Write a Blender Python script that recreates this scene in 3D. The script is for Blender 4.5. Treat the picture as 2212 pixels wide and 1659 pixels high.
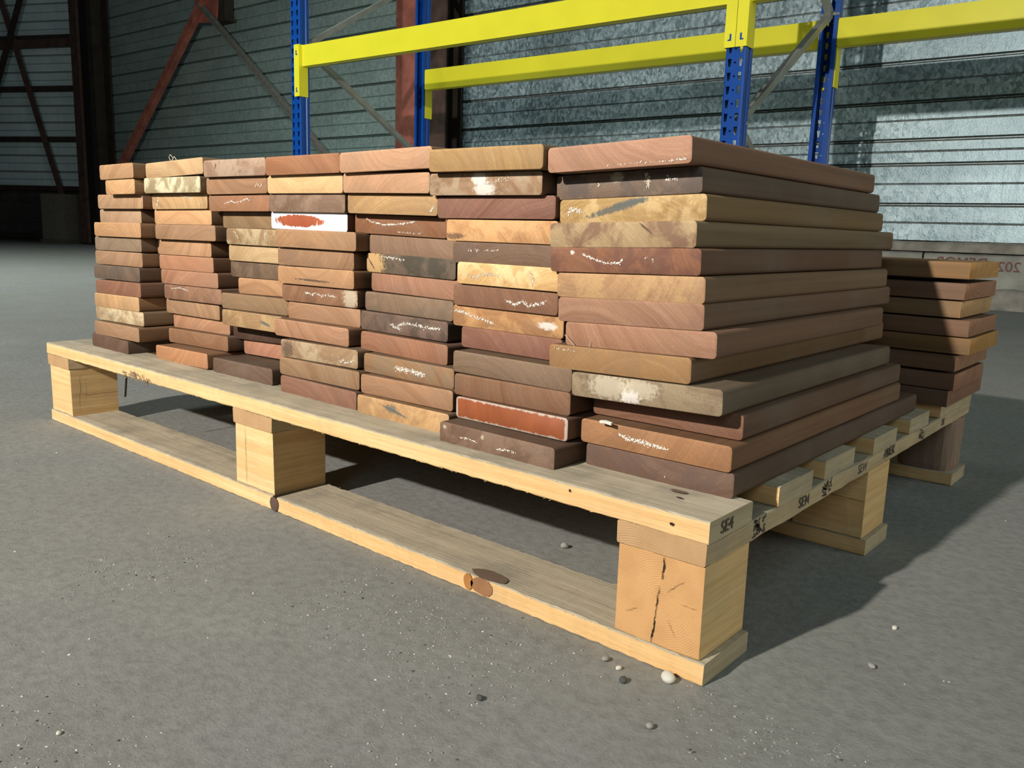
import bpy, bmesh, math, random
from mathutils import Vector, Matrix
PLANKS={
 'A':[
  (-1.0657,-0.9574,0.04,0.3901,0.0137,(190, 140, 100)),
  (-1.055,-0.9616,0.043,0.3683,0.0085,(215, 160, 110)),
  (-1.1107,-0.9629,0.0546,0.3473,0.0066,(185, 140, 105)),
  (-1.125,-0.9873,0.063,0.3251,0.0083,(190, 150, 118)),
  (-1.1217,-0.9668,0.0514,0.305,0.0086,(200, 145, 100)),
  (-1.1344,-0.9787,0.057,0.2832,0.0153,(150, 125, 105)),
  (-1.138,-0.9793,0.0578,0.2607,0.0122,(175, 130, 98)),
  (-1.1326,-0.9782,0.0522,0.2386,0.014,(115, 92, 80)),
  (-1.1177,-0.9667,0.047,0.2164,0.0195,(150, 95, 75)),
  (-1.1222,-0.9722,0.0462,0.1948,0.0192,(205, 155, 105)),
  (-1.1237,-0.9632,0.0478,0.1735,0.0162,(180, 150, 115)),
  (-1.1093,-0.9602,0.0382,0.1513,0.0108,(170, 125, 92)),
  (-1.1233,-0.9993,0.039,0.129,-0.0114,(110, 80, 68)),
 ],
 'B':[
  (-0.9568,-0.7978,0.058,0.393,0.0285,(205, 165, 120)),
  (-0.961,-0.8039,0.0566,0.3705,0.0041,(175, 160, 125)),
  (-0.9616,-0.8075,0.068,0.3487,0.0121,(205, 160, 110)),
  (-0.9661,-0.8068,0.073,0.3272,0.0091,(220, 160, 110)),
  (-0.9654,-0.7974,0.0726,0.3056,0.0099,(175, 130, 98)),
  (-0.9769,-0.8242,0.081,0.2829,0.0106,(200, 145, 105)),
  (-0.9775,-0.8236,0.0832,0.261,0.013,(195, 130, 98)),
  (-0.9773,-0.8154,0.0848,0.2393,0.0155,(185, 125, 98)),
  (-0.9646,-0.803,0.0822,0.2175,0.016,(160, 112, 88)),
  (-0.9711,-0.8191,0.0878,0.1946,0.01,(175, 130, 98)),
  (-0.9624,-0.8037,0.094,0.1736,0.0208,(195, 135, 102)),
  (-0.9595,-0.7927,0.0838,0.1521,0.0221,(155, 105, 75)),
  (-0.9461,-0.7996,0.056,0.1296,0.0209,(205, 135, 90)),
 ],
 'C':[
  (-0.7969,-0.6526,0.0578,0.3906,0.0008,(170, 130, 110)),
  (-0.8031,-0.6607,0.0648,0.369,0.0077,(175, 125, 92)),
  (-0.8065,-0.6637,0.0696,0.3472,0.0082,(175, 115, 82)),
  (-0.795,-0.6667,0.083,0.3255,0.0053,(150, 115, 80)),
  (-0.7859,-0.651,0.082,0.3039,0.0035,(165, 130, 92)),
  (-0.7891,-0.6549,0.087,0.2819,0.0068,(200, 165, 120)),
  (-0.7922,-0.6526,0.091,0.2602,0.0128,(130, 100, 80)),
  (-0.7773,-0.6515,0.093,0.2385,0.0224,(190, 135, 95)),
  (-0.8022,-0.645,0.0816,0.2165,0.0154,(155, 120, 88)),
  (-0.7893,-0.6467,0.074,0.1946,0.0121,(175, 135, 95)),
  (-0.8019,-0.6554,0.0982,0.1742,0.0361,(90, 60, 50)),
  (-0.7852,-0.6387,0.104,0.1529,0.0228,(195, 125, 100)),
  (-0.7892,-0.6471,0.058,0.129,0.0123,(115, 88, 76)),
 ],
 'D':[
  (-0.6517,-0.5072,0.057,0.3907,0.0048,(175, 110, 75)),
  (-0.6592,-0.5114,0.064,0.3692,-0.0013,(230, 185, 130)),
  (-0.663,-0.5127,0.0682,0.3475,0.0009,(140, 105, 88)),
  (-0.6661,-0.5149,0.0732,0.3264,-0.0043,(235, 232, 228)),
  (-0.6504,-0.493,0.0678,0.3051,0.0006,(180, 130, 92)),
  (-0.6543,-0.5043,0.074,0.2828,0.004,(165, 120, 88)),
  (-0.652,-0.5019,0.072,0.2608,0.0111,(195, 140, 98)),
  (-0.6509,-0.5017,0.077,0.2388,0.0116,(155, 105, 78)),
  (-0.6434,-0.5001,0.0802,0.2164,0.0098,(180, 130, 98)),
  (-0.6461,-0.499,0.062,0.1956,0.0059,(185, 130, 100)),
  (-0.623,-0.4743,0.055,0.1731,0.0176,(165, 130, 98)),
  (-0.6199,-0.4662,0.0506,0.151,0.0071,(160, 120, 88)),
  (-0.6135,-0.467,0.047,0.1287,-0.003,(150, 100, 82)),
 ],
 'E':[
  (-0.5065,-0.3597,0.0558,0.3917,0.0146,(205, 150, 118)),
  (-0.5106,-0.3709,0.0634,0.369,-0.0079,(205, 150, 115)),
  (-0.5113,-0.3659,0.0704,0.3468,-0.0097,(190, 145, 95)),
  (-0.5137,-0.3642,0.0828,0.3247,-0.0153,(155, 95, 62)),
  (-0.4921,-0.3476,0.0862,0.3028,-0.0152,(150, 112, 92)),
  (-0.4968,-0.3537,0.086,0.2818,-0.0084,(110, 92, 78)),
  (-0.492,-0.3455,0.089,0.2602,-0.0117,(175, 118, 95)),
  (-0.4971,-0.354,0.084,0.2382,-0.0056,(145, 115, 95)),
  (-0.4986,-0.3566,0.079,0.2162,-0.0036,(125, 98, 88)),
  (-0.4891,-0.3484,0.071,0.1938,-0.0097,(170, 108, 82)),
  (-0.4702,-0.3275,0.06,0.1722,-0.0021,(160, 115, 80)),
  (-0.465,-0.32,0.0514,0.1507,0.0106,(180, 128, 95)),
  (-0.461,-0.3168,0.043,0.1287,0.0046,(195, 145, 95)),
 ],
 'F':[
  (-0.3591,-0.2143,0.0506,0.3884,0.0002,(185, 140, 85)),
  (-0.37,-0.2236,0.0622,0.3664,0.0007,(165, 125, 95)),
  (-0.3651,-0.2127,0.0692,0.3446,0.0069,(150, 98, 85)),
  (-0.3546,-0.2108,0.072,0.3223,0.0035,(215, 150, 95)),
  (-0.347,-0.206,0.074,0.3004,0.0018,(130, 98, 82)),
  (-0.3294,-0.1981,0.063,0.2806,0.0006,(225, 175, 110)),
  (-0.3381,-0.2038,0.067,0.2584,0.0004,(145, 95, 72)),
  (-0.3418,-0.1992,0.071,0.2369,0.0014,(185, 125, 78)),
  (-0.3303,-0.2007,0.072,0.2155,-0.0017,(155, 98, 82)),
  (-0.3215,-0.173,0.0516,0.1934,0.0001,(140, 112, 92)),
  (-0.3165,-0.1715,0.049,0.1717,0.008,(145, 98, 72)),
  (-0.3078,-0.1688,0.043,0.1501,0.0042,(165, 75, 38)),
  (-0.308,-0.1656,0.021,0.1278,-0.0016,(125, 92, 78)),
 ],
 'G':[
  (-0.2133,-0.0708,0.0558,0.3876,0.0361,(190, 135, 112)),
  (-0.2177,-0.0707,0.076,0.3655,0.04,(135, 110, 98)),
  (-0.2115,-0.0642,0.074,0.3439,0.0377,(190, 150, 90)),
  (-0.2102,-0.0635,0.059,0.3228,0.0335,(185, 155, 115)),
  (-0.2054,-0.0557,0.055,0.3015,0.031,(155, 95, 70)),
  (-0.1975,-0.0509,0.056,0.2796,0.0334,(190, 140, 100)),
  (-0.1952,-0.0501,0.056,0.2583,0.0362,(170, 120, 98)),
  (-0.1865,-0.038,0.057,0.2372,0.0336,(180, 125, 100)),
  (-0.2001,-0.0561,0.052,0.2154,0.0294,(175, 125, 75)),
  (-0.1723,-0.0261,0.0504,0.194,0.0316,(140, 118, 95)),
  (-0.1657,-0.0194,0.076,0.1733,0.0087,(150, 98, 78)),
  (-0.164,-0.0177,0.056,0.1509,0.0091,(180, 118, 75)),
  (-0.1592,-0.0155,0.059,0.1291,0.0096,(125, 92, 80)),
 ],
}
FAR=[0.49, 0.515, 0.514, 0.558, 0.498, 0.509, 0.524, 0.466, 0.533, 0.467, 0.49, 0.493, 0.56]
CAM_LOC=(0.26062,-0.54169,0.33469)
CAM_R=(0.758471, 0.65093, 0.031803)
CAM_U=(-0.141644, 0.117019, 0.982977)
CAM_F=(-0.636128, 0.750065, -0.180955)
CAM_FPX=1807.85

random.seed(7)
S = bpy.context.scene
COL = S.collection
for o in list(bpy.data.objects): bpy.data.objects.remove(o, do_unlink=True)

# ------------------------------------------------------------------ camera
cam = bpy.data.cameras.new('camera')
cam.sensor_fit = 'HORIZONTAL'; cam.sensor_width = 36.0; cam.lens = CAM_FPX/2212*36.0
cam.clip_start = 0.01; cam.clip_end = 200
co = bpy.data.objects.new('camera', cam); COL.objects.link(co)
R_, U_, F_ = Vector(CAM_R), Vector(CAM_U), Vector(CAM_F)
m = Matrix((( R_.x, U_.x, -F_.x, CAM_LOC[0]), (R_.y, U_.y, -F_.y, CAM_LOC[1]), (R_.z, U_.z, -F_.z, CAM_LOC[2]), (0,0,0,1)))
co.matrix_world = m
S.camera = co

# ------------------------------------------------------------------ light and exposure
S.view_settings.view_transform = 'Standard'; S.view_settings.look = 'None'
S.view_settings.gamma = 1.0; S.view_settings.use_curve_mapping = False
S.view_settings.exposure = 0.06
w = bpy.data.worlds.new('hall_ambient'); S.world = w; w.use_nodes = True
w.node_tree.nodes['Background'].inputs[0].default_value = (0.62, 0.86, 1.0, 1)
w.node_tree.nodes['Background'].inputs[1].default_value = 0.012
def lamp(name, kind, loc, target, energy, color, **k):
    l = bpy.data.lights.new(name, kind); l.energy = energy; l.color = color
    for a, v in k.items(): setattr(l, a, v)
    o = bpy.data.objects.new(name, l); COL.objects.link(o); o.location = loc
    o.rotation_euler = (Vector(target)-Vector(loc)).to_track_quat('-Z', 'Y').to_euler()
    return o
# halogen flood on a stand behind the photographer's left shoulder
lamp('work_light', 'SPOT', (-0.56, -2.70, 1.665), (-1.5, 3.6, 1.9), 730, (1.0, 0.94, 0.86), spot_size=math.radians(128), spot_blend=1.0, shadow_soft_size=0.035)
# cool overhead fill lamps, added to lift the floor and the shadows
lamp('overhead_fill_near', 'AREA', (3.2, 0.2, 5.0), (0.6, 0.8, 0), 34, (0.66, 0.92, 1.0), shape='RECTANGLE', size=2.5, size_y=2.5)
lamp('overhead_fill_far', 'AREA', (-5.0, -0.6, 5.0), (-5.0, 0.9, 0), 95, (0.90, 1.0, 0.97), shape='RECTANGLE', size=1.5, size_y=1.5, spread=math.radians(95))
lamp('rear_fill', 'AREA', (1.5, -4.0, 2.0), (0, 0.6, 0.2), 22, (0.80, 0.95, 1.0), shape='RECTANGLE', size=1.3, size_y=1.3)  # fill lamp added behind the camera to lift the shaded low stack
# soft side fill, added to brighten the stack's right-hand faces
lamp('side_fill', 'AREA', (5.6, 2.3, 1.7), (0, 0.4, 0.3), 95, (0.98, 0.97, 0.84), shape='RECTANGLE', size=2.6, size_y=2.0)

# ------------------------------------------------------------------ helpers
def s2l(c):
    return tuple(((v/255)/12.92 if v/255 <= .04045 else ((v/255+.055)/1.055)**2.4) for v in c)
def tag(o, label=None, cat=None, group=None, kind=None):
    if label: o['label'] = label
    if cat: o['category'] = cat
    if group: o['group'] = group
    if kind: o['kind'] = kind
    return o
def empty(name, loc, rz=0, **k):
    o = bpy.data.objects.new(name, None); COL.objects.link(o); o.location = loc
    o.rotation_euler = (0, 0, rz); o.empty_display_size = .05
    return tag(o, **k)
def link(name, me, mats, parent=None, loc=(0,0,0), rot=(0,0,0), **k):
    o = bpy.data.objects.new(name, me); COL.objects.link(o)
    if not me.materials:
        for mt in (mats if isinstance(mats, (list, tuple)) else [mats]): me.materials.append(mt)
    o.location = loc; o.rotation_euler = rot
    if parent: o.parent = parent
    return tag(o, **k)
def mesh(name, V, Fc, mi=None, smooth=False):
    me = bpy.data.meshes.new(name); me.from_pydata([tuple(v) for v in V], [], Fc)
    if mi:
        for p, i in zip(me.polygons, mi): p.material_index = i
    if smooth:
        for p in me.polygons: p.use_smooth = True
    me.update(); return me
def bm_mesh(name, bm, smooth=False):
    me = bpy.data.meshes.new(name); bmesh.ops.recalc_face_normals(bm, faces=bm.faces[:]); bm.to_mesh(me); bm.free()
    if smooth:
        for p in me.polygons: p.use_smooth = True
    return me
def bm_box(bm, lo, hi):
    x0,y0,z0 = lo; x1,y1,z1 = hi
    v = [bm.verts.new(p) for p in ((x0,y0,z0),(x1,y0,z0),(x1,y1,z0),(x0,y1,z0),(x0,y0,z1),(x1,y0,z1),(x1,y1,z1),(x0,y1,z1))]
    for f in ((0,3,2,1),(4,5,6,7),(0,1,5,4),(1,2,6,5),(2,3,7,6),(3,0,4,7)): bm.faces.new([v[i] for i in f])
    return v
def bm_bar(bm, a, b, w, t, up=(0,0,1)):
    a, b = Vector(a), Vector(b); d = (b-a).normalized(); u = Vector(up); s = d.cross(u).normalized(); u = s.cross(d)
    vs = []
    for p in (a, b):
        for i, j in ((-1,-1),(1,-1),(1,1),(-1,1)): vs.append(bm.verts.new(p+s*(i*w/2)+u*(j*t/2)))
    for f in ((3,2,1,0),(4,5,6,7),(0,1,5,4),(1,2,6,5),(2,3,7,6),(3,0,4,7)): bm.faces.new([vs[i] for i in f])

# ------------------------------------------------------------------ node helpers
class NT:
    def __init__(s, name):
        s.m = bpy.data.materials.new(name); s.m.use_nodes = True; s.t = s.m.node_tree; s.n = s.t.nodes
        s.b = s.n['Principled BSDF']
    def add(s, typ, **k):
        n = s.n.new(typ)
        for a, v in k.items():
            if a.startswith('i_'):
                key = a[2:]; key = int(key) if key.isdigit() else key
                s.set(n, key, v)
            else: setattr(n, a, v)
        return n
    def set(s, n, key, v):
        sock = n.inputs[key]
        if isinstance(v, bpy.types.NodeSocket): s.t.links.new(v, sock)
        else: sock.default_value = v
    def math(s, op, a, b=0.0, c=None, clamp=False):
        n = s.n.new('ShaderNodeMath'); n.operation = op; n.use_clamp = clamp
        s.set(n, 0, a); s.set(n, 1, b)
        if c is not None: s.set(n, 2, c)
        return n.outputs[0]
    def mix(s, f, a, b, typ='MIX'):
        n = s.n.new('ShaderNodeMix'); n.data_type = 'RGBA'; n.blend_type = typ
        s.set(n, 0, f)
        for i, v in ((6, a), (7, b)):
            if isinstance(v, (tuple, list)) and len(v) == 3: v = (*v, 1)
            s.set(n, i, v)
        return n.outputs[2]
    def rng(s, v, a, b, c=0.0, d=1.0):
        n = s.n.new('ShaderNodeMapRange'); s.set(n,0,v); s.set(n,1,a); s.set(n,2,b); s.set(n,3,c); s.set(n,4,d); return n.outputs[0]
    def noise(s, vec, scale, detail=3, rough=.55, dist=0.0):
        n = s.n.new('ShaderNodeTexNoise'); s.set(n,'Vector',vec); s.set(n,'Scale',scale); s.set(n,'Detail',detail); s.set(n,'Roughness',rough); s.set(n,'Distortion',dist); return n.outputs[0]
    def coords(s, scale=(1,1,1), rnd=True):
        tc = s.n.new('ShaderNodeTexCoord').outputs['Object']
        if rnd:
            oi = s.n.new('ShaderNodeObjectInfo').outputs['Random']
            cm = s.n.new('ShaderNodeCombineXYZ'); k = s.math('MULTIPLY', oi, 57.0)
            s.set(cm,0,k); s.set(cm,1,s.math('MULTIPLY', oi, 31.0)); s.set(cm,2,k)
            va = s.n.new('ShaderNodeVectorMath'); s.set(va,0,tc); s.set(va,1,cm.outputs[0]); vec = va.outputs[0]
        else: vec = tc
        mp = s.n.new('ShaderNodeVectorMath'); mp.operation = 'MULTIPLY'; s.set(mp,0,vec); s.set(mp,1,scale)
        return mp.outputs[0]
    def bump(s, h, strength=.3, dist=.001):
        n = s.n.new('ShaderNodeBump'); s.set(n,'Height',h); s.set(n,'Strength',strength); s.set(n,'Distance',dist); s.t.links.new(n.outputs[0], s.b.inputs['Normal'])
    def fin(s, col, rough=.7, metal=0.0, spec=.3):
        if isinstance(col, (tuple, list)) and len(col) == 3: col = (*col, 1)
        s.set(s.b,'Base Color',col); s.set(s.b,'Roughness',rough); s.set(s.b,'Metallic',metal); s.set(s.b,'Specular IOR Level',spec)
        return s.m

def flat_mat(name, rgb, rough=.6, metal=0.0, spec=.3, var=.12, scale=30, bump=.1):
    t = NT(name); c = t.coords(); n = t.noise(c, scale, 4)
    col = t.mix(t.rng(n, .3, .7), tuple(v*(1-var) for v in rgb), tuple(min(1, v*(1+var)) for v in rgb))
    if bump: t.bump(n, bump, .001)
    return t.fin(col, rough, metal, spec)

# hardwood: colours are carried by each plank as its own wood colour
def hardwood(end):
    t = NT('hardwood_end_grain' if end else 'hardwood_long_grain')
    tone = t.add('ShaderNodeAttribute', attribute_type='OBJECT', attribute_name='wood_tone').outputs[0]
    tone2 = t.add('ShaderNodeAttribute', attribute_type='OBJECT', attribute_name='stain_tone').outputs[0]
    par = t.add('ShaderNodeAttribute', attribute_type='OBJECT', attribute_name='grain').outputs[1]   # cx, cz, stain amount
    sp = t.n.new('ShaderNodeSeparateXYZ'); t.set(sp, 0, par)
    tc = t.coords(rnd=False); tr = t.coords()
    if end:
        s3 = t.n.new('ShaderNodeSeparateXYZ'); t.set(s3, 0, tc)
        dx = t.math('SUBTRACT', s3.outputs[0], sp.outputs[0]); dz = t.math('SUBTRACT', s3.outputs[2], sp.outputs[1])
        r = t.math('SQRT', t.math('ADD', t.math('MULTIPLY', dx, dx), t.math('MULTIPLY', dz, dz)))
        warp = t.math('MULTIPLY', t.noise(tr, 18, 3), .012)
        rr = t.math('ADD', r, warp)
        cm = t.n.new('ShaderNodeCombineXYZ'); t.set(cm, 0, rr); t.set(cm, 1, t.add('ShaderNodeObjectInfo').outputs['Random'])
        rings = t.noise(cm.outputs[0], 330, 4, .75)
        broad = t.noise(cm.outputs[0], 60, 2, .6)
        v = t.math('ADD', t.math('MULTIPLY', rings, .6), t.math('MULTIPLY', broad, .5))
        blot = t.noise(tr, 22, 4, .6, .6)
        pores = t.noise(tr, 900, 2, .5)
        c = t.mix(t.rng(v, .38, .72), t.mix(1.0, tone, (.66, .60, .55), 'MULTIPLY'), t.mix(1.0, tone, (1.18, 1.20, 1.22), 'MULTIPLY'))
        c = t.mix(t.rng(blot, .50, .75, 0, .40), c, t.mix(1.0, tone, (.70, .66, .68), 'MULTIPLY'))
        grime = t.rng(t.noise(tr, 13, 5, .7, .8), .45, .72, 0, .62)
        c = t.mix(grime, c, t.mix(.5, tone, (.20, .165, .13, 1)))
        u_ = t.math('MULTIPLY', t.math('ADD', s3.outputs[0], t.math('MULTIPLY', s3.outputs[2], 1.3)), 620.0)
        v_ = t.math('MULTIPLY', t.math('SUBTRACT', s3.outputs[0], s3.outputs[2]), 26.0)
        sv = t.n.new('ShaderNodeCombineXYZ'); t.set(sv, 0, u_); t.set(sv, 1, v_); t.set(sv, 2, t.math('MULTIPLY', t.add('ShaderNodeObjectInfo').outputs['Random'], 40))
        sawn = t.noise(sv.outputs[0], 1, 2)
        c = t.mix(t.rng(sawn, .35, .65, .28, 0), c, t.mix(1.0, tone, (.62, .56, .52), 'MULTIPLY'))
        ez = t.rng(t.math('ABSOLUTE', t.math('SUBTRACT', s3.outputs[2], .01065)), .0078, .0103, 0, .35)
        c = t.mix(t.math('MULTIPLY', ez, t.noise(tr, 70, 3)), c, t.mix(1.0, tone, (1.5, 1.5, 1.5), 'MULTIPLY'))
        sm = t.math('MULTIPLY', t.rng(t.noise(tr, 34, 5, .65, .5), .46, .58), sp.outputs[2], clamp=True)
        c = t.mix(sm, c, tone2)
        c = t.mix(t.rng(pores, .25, .6, .35, 0), c, t.mix(1.0, tone, (.5, .45, .42), 'MULTIPLY'))
        wob = t.math('SUBTRACT', t.noise(tc, 260, 5, .72), .5)
        for k in 'abc':
            pa = t.add('ShaderNodeAttribute', attribute_type='OBJECT', attribute_name='spot_%s_place' % k).outputs[1]
            sa = t.add('ShaderNodeAttribute', attribute_type='OBJECT', attribute_name='spot_%s_size' % k).outputs[1]
            ca = t.add('ShaderNodeAttribute', attribute_type='OBJECT', attribute_name='spot_%s_tone' % k).outputs[0]
            p3 = t.n.new('ShaderNodeSeparateXYZ'); t.set(p3,0,pa); z3 = t.n.new('ShaderNodeSeparateXYZ'); t.set(z3,0,sa)
            ex = t.math('SUBTRACT', s3.outputs[0], p3.outputs[0]); ezz = t.math('SUBTRACT', s3.outputs[2], p3.outputs[1])
            cs = t.math('COSINE', p3.outputs[2]); sn = t.math('SINE', p3.outputs[2])
            uu = t.math('DIVIDE', t.math('ADD', t.math('MULTIPLY', ex, cs), t.math('MULTIPLY', ezz, sn)), t.math('MAXIMUM', z3.outputs[0], .0001))
            vv = t.math('DIVIDE', t.math('SUBTRACT', t.math('MULTIPLY', ezz, cs), t.math('MULTIPLY', ex, sn)), t.math('MAXIMUM', z3.outputs[1], .0001))
            dd = t.math('SQRT', t.math('ADD', t.math('MULTIPLY', uu, uu), t.math('MULTIPLY', vv, vv)))
            mk = t.rng(t.math('ADD', dd, t.math('MULTIPLY', wob, 2.6)), .75, 1.25, 1, 0)
            c = t.mix(t.math('MULTIPLY', mk, z3.outputs[2], clamp=True), c, ca)
        saw = t.noise(t.coords((160, 20, 60)), 3, 2)
        h = t.math('ADD', t.math('MULTIPLY', pores, .6), t.math('MULTIPLY', saw, .4))
        t.bump(h, .35, .0006)
        return t.fin(c, .78, 0, .25)
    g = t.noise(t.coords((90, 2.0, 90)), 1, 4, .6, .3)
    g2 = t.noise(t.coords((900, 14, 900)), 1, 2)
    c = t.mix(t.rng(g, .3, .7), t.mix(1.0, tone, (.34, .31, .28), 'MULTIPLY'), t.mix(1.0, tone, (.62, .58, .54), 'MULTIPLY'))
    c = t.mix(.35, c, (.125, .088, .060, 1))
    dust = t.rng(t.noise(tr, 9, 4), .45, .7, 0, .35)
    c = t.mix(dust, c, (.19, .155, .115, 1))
    t.bump(g2, .25, .0004)
    return t.fin(c, .72, 0, .25)
HW = [hardwood(True), hardwood(False)]

def pine(name, a, b, knots=.0, bump=.5, axis='x', dirt=0.0, rough=.8):
    t = NT(name)
    sc = {'x': (3, 90, 110), 'y': (90, 3, 110), 'z': (70, 70, 4)}[axis]
    g = t.noise(t.coords(sc), 1, 4, .6, .4)
    f = t.noise(t.coords(tuple(v*6 for v in sc)), 1, 2, .6)
    c = t.mix(t.rng(g, .35, .68), a, b)
    c = t.mix(t.rng(f, .3, .6, .30, 0), c, tuple(v*.6 for v in a))
    if dirt:
        d = t.noise(t.coords((1,1,1)), 16, 5, .65)
        c = t.mix(t.rng(d, .45, .68, 0, dirt), c, (.20, .185, .15, 1))
    h = t.math('ADD', t.math('MULTIPLY', g, .5), t.math('MULTIPLY', f, .5))
    t.bump(h, bump, .0012)
    return t.fin(c, rough, 0, .2)
PF = pine('pine_fresh_sawn', (.76,.47,.20), (.88,.62,.32), dirt=.12)
PT = pine('pine_weathered_top', (.41,.355,.255), (.55,.48,.355), bump=.9, dirt=.5)
PE = pine('pine_end', (.40,.32,.20), (.52,.43,.28), axis='y', dirt=.3)
PY = pine('pine_crosswise', (.44,.33,.19), (.58,.46,.28), axis='y', dirt=.3)
PTY = pine('pine_crosswise_top', (.30,.265,.18), (.40,.36,.25), axis='y', dirt=.5)
PB = pine('pine_block', (.62,.40,.17), (.76,.53,.26), axis='y', dirt=.15)
PBR = pine('pine_block_bark', (.24,.15,.10), (.36,.24,.17), axis='z', dirt=.4)

def end_grain_pine(name, cx, cz, a, b):
    t = NT(name); tc = t.coords(rnd=False); s3 = t.n.new('ShaderNodeSeparateXYZ'); t.set(s3,0,tc)
    dx = t.math('SUBTRACT', s3.outputs[0], cx); dz = t.math('SUBTRACT', s3.outputs[2], cz)
    r = t.math('SQRT', t.math('ADD', t.math('MULTIPLY',dx,dx), t.math('MULTIPLY',dz,dz)))
    rr = t.math('ADD', r, t.math('MULTIPLY', t.noise(tc, 30, 3), .004))
    s = t.math('SINE', t.math('MULTIPLY', rr, 3300))
    sm = t.rng(s, -1, 1)
    soft = t.noise(tc, 45, 4)
    c = t.mix(t.math('MULTIPLY', sm, .6), a, b)
    c = t.mix(t.rng(soft, .4, .7, 0, .4), c, tuple(v*.72 for v in a))
    t.bump(t.math('ADD', t.math('MULTIPLY', s, .2), t.noise(tc, 500, 3)), .5, .0005)
    return t.fin(c, .85, 0, .15)
PG = end_grain_pine('pine_end_grain_block', .004, -.003, (.60,.33,.135), (.70,.42,.20))
PGC = end_grain_pine('pine_end_grain_cross', -.02, -.05, (.46,.28,.14), (.60,.39,.21))

DARK = flat_mat('crack_shadowed_wood', (.035,.02,.012), .95, var=.2)
INK = flat_mat('stamp_ink', (.11,.09,.07), .9, var=.2, scale=900, bump=0)
CHALK = flat_mat('chalk', (.78,.73,.65), .9, var=.1, scale=600)
CREAM = flat_mat('cream_wax', (.60,.53,.40), .7, var=.15, scale=300)
GREYST = flat_mat('blue_grey_stain', (.13,.14,.13), .85, var=.3, scale=200)
BROWNST = flat_mat('dark_brown_stain', (.11,.07,.05), .85, var=.3, scale=200)
YELWOOD = flat_mat('yellow_sapwood', (.66,.42,.18), .8, var=.12, scale=120)
PAINTW = flat_mat('white_end_paint', (.88,.87,.86), .55, var=.05, scale=200)

# ------------------------------------------------------------------ setting: floor
def floor_material():
    t = NT('dusty_concrete_floor'); tc = t.coords(rnd=False)
    a = t.noise(tc, 1.1, 5, .6, .4); b = t.noise(tc, 9, 5, .65); c_ = t.noise(tc, 85, 5, .7); d = t.noise(tc, 420, 3, .6)
    col = t.mix(t.rng(a, .32, .68), (.238,.240,.218), (.292,.296,.274))
    hue = t.noise(t.coords((1,1,1), rnd=False), 3.1, 3, .5, .8)
    col = t.mix(t.rng(hue, .35, .65, 0, .8), col, t.mix(t.rng(a, .4, .6), (.262,.262,.232), (.240,.248,.246)))
    col = t.mix(t.rng(b, .35, .7, 0, .55), col, (.212,.214,.198))
    col = t.mix(t.rng(c_, .42, .72, 0, .6), col, (.145,.143,.128))
    vo = t.n.new('ShaderNodeTexVoronoi'); t.set(vo,'Vector',tc); t.set(vo,'Scale',210.0)
    pit = t.rng(vo.outputs['Distance'], 0, .16, 1, 0)
    gate = t.rng(t.noise(tc, 60, 2), .55, .62)
    col = t.mix(t.math('MULTIPLY', t.math('MULTIPLY', pit, gate), .55), col, (.10,.10,.09))
    vo2 = t.n.new('ShaderNodeTexVoronoi'); t.set(vo2,'Vector',tc); t.set(vo2,'Scale',120.0)
    wt = t.math('MULTIPLY', t.rng(vo2.outputs['Distance'], 0, .10, 1, 0), t.rng(t.noise(tc, 37, 2), .62, .66))
    col = t.mix(t.math('MULTIPLY', wt, .6), col, (.45,.44,.41))
    st = t.n.new('ShaderNodeTexWave'); st.wave_type = 'BANDS'; st.bands_direction = 'DIAGONAL'
    h = t.math('ADD', t.math('ADD', t.math('MULTIPLY', c_, 1.2), t.math('MULTIPLY', d, .45)), t.math('MULTIPLY', b, 1.5))
    h = t.math('SUBTRACT', h, t.math('MULTIPLY', t.math('MULTIPLY', pit, gate), .4))
    t.bump(h, .5, .0020)
    return t.fin(col, .9, 0, .2)
FLOORM = floor_material()
fl = link('floor', mesh('floor', [(-30,-14,0),(16,-14,0),(16,16,0),(-30,16,0)], [(0,1,2,3)]), FLOORM, kind='structure')

# ------------------------------------------------------------------ setting: back wall
WA = math.radians(2.4)
def WX(x, off=0):           # point on the back wall's line at world x, `off` metres in front of it
    k = (x+1.0)/math.cos(WA)
    return Vector((-1.0+k*math.cos(WA)+off*math.sin(WA), 4.6+k*math.sin(WA)-off*math.cos(WA), 0))
def galvanised(name, a, b, metal, rough, bmp=.12):
    t = NT(name); tc = t.coords(rnd=True)
    vo = t.n.new('ShaderNodeTexVoronoi'); t.set(vo,'Vector',t.coords((1,1,.7))); t.set(vo,'Scale',62.0); t.set(vo, 'Randomness', 1.0)
    vb = t.n.new('ShaderNodeSeparateColor'); t.set(vb, 0, vo.outputs['Color'])
    v = t.math('ADD', t.math('MULTIPLY', vb.outputs[0], .65), t.math('MULTIPLY', t.rng(t.noise(t.coords((1,1,1)), 110, 3, .6), .3, .7), .35))
    big = t.noise(t.coords((.8,.8,1.6)), 2.2, 4)
    run = t.noise(t.coords((34,34,2.2)), 1, 4, .7)
    fine = t.noise(tc, 300, 2)
    col = t.mix(v, a, b)
    col = t.mix(t.rng(big, .35, .7, 0, .5), col, tuple(x*.72 for x in a))
    col = t.mix(t.rng(run, .55, .75, 0, .55), col, tuple(x*.6 for x in a))
    r = t.math('ADD', t.math('MULTIPLY', v, .22), rough)
    t.bump(t.math('ADD', t.math('MULTIPLY', v, .8), t.math('MULTIPLY', fine, .3)), bmp, .003)
    return t.fin(col, r, metal, .5)
GALV = galvanised('galvanised_sheet', (.17,.26,.29), (.76,.92,.97), .70, .36, .5)
GALVG = galvanised('green_grey_galvanised_sheet', (.38,.52,.49), (.54,.68,.64), .55, .42)
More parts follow.
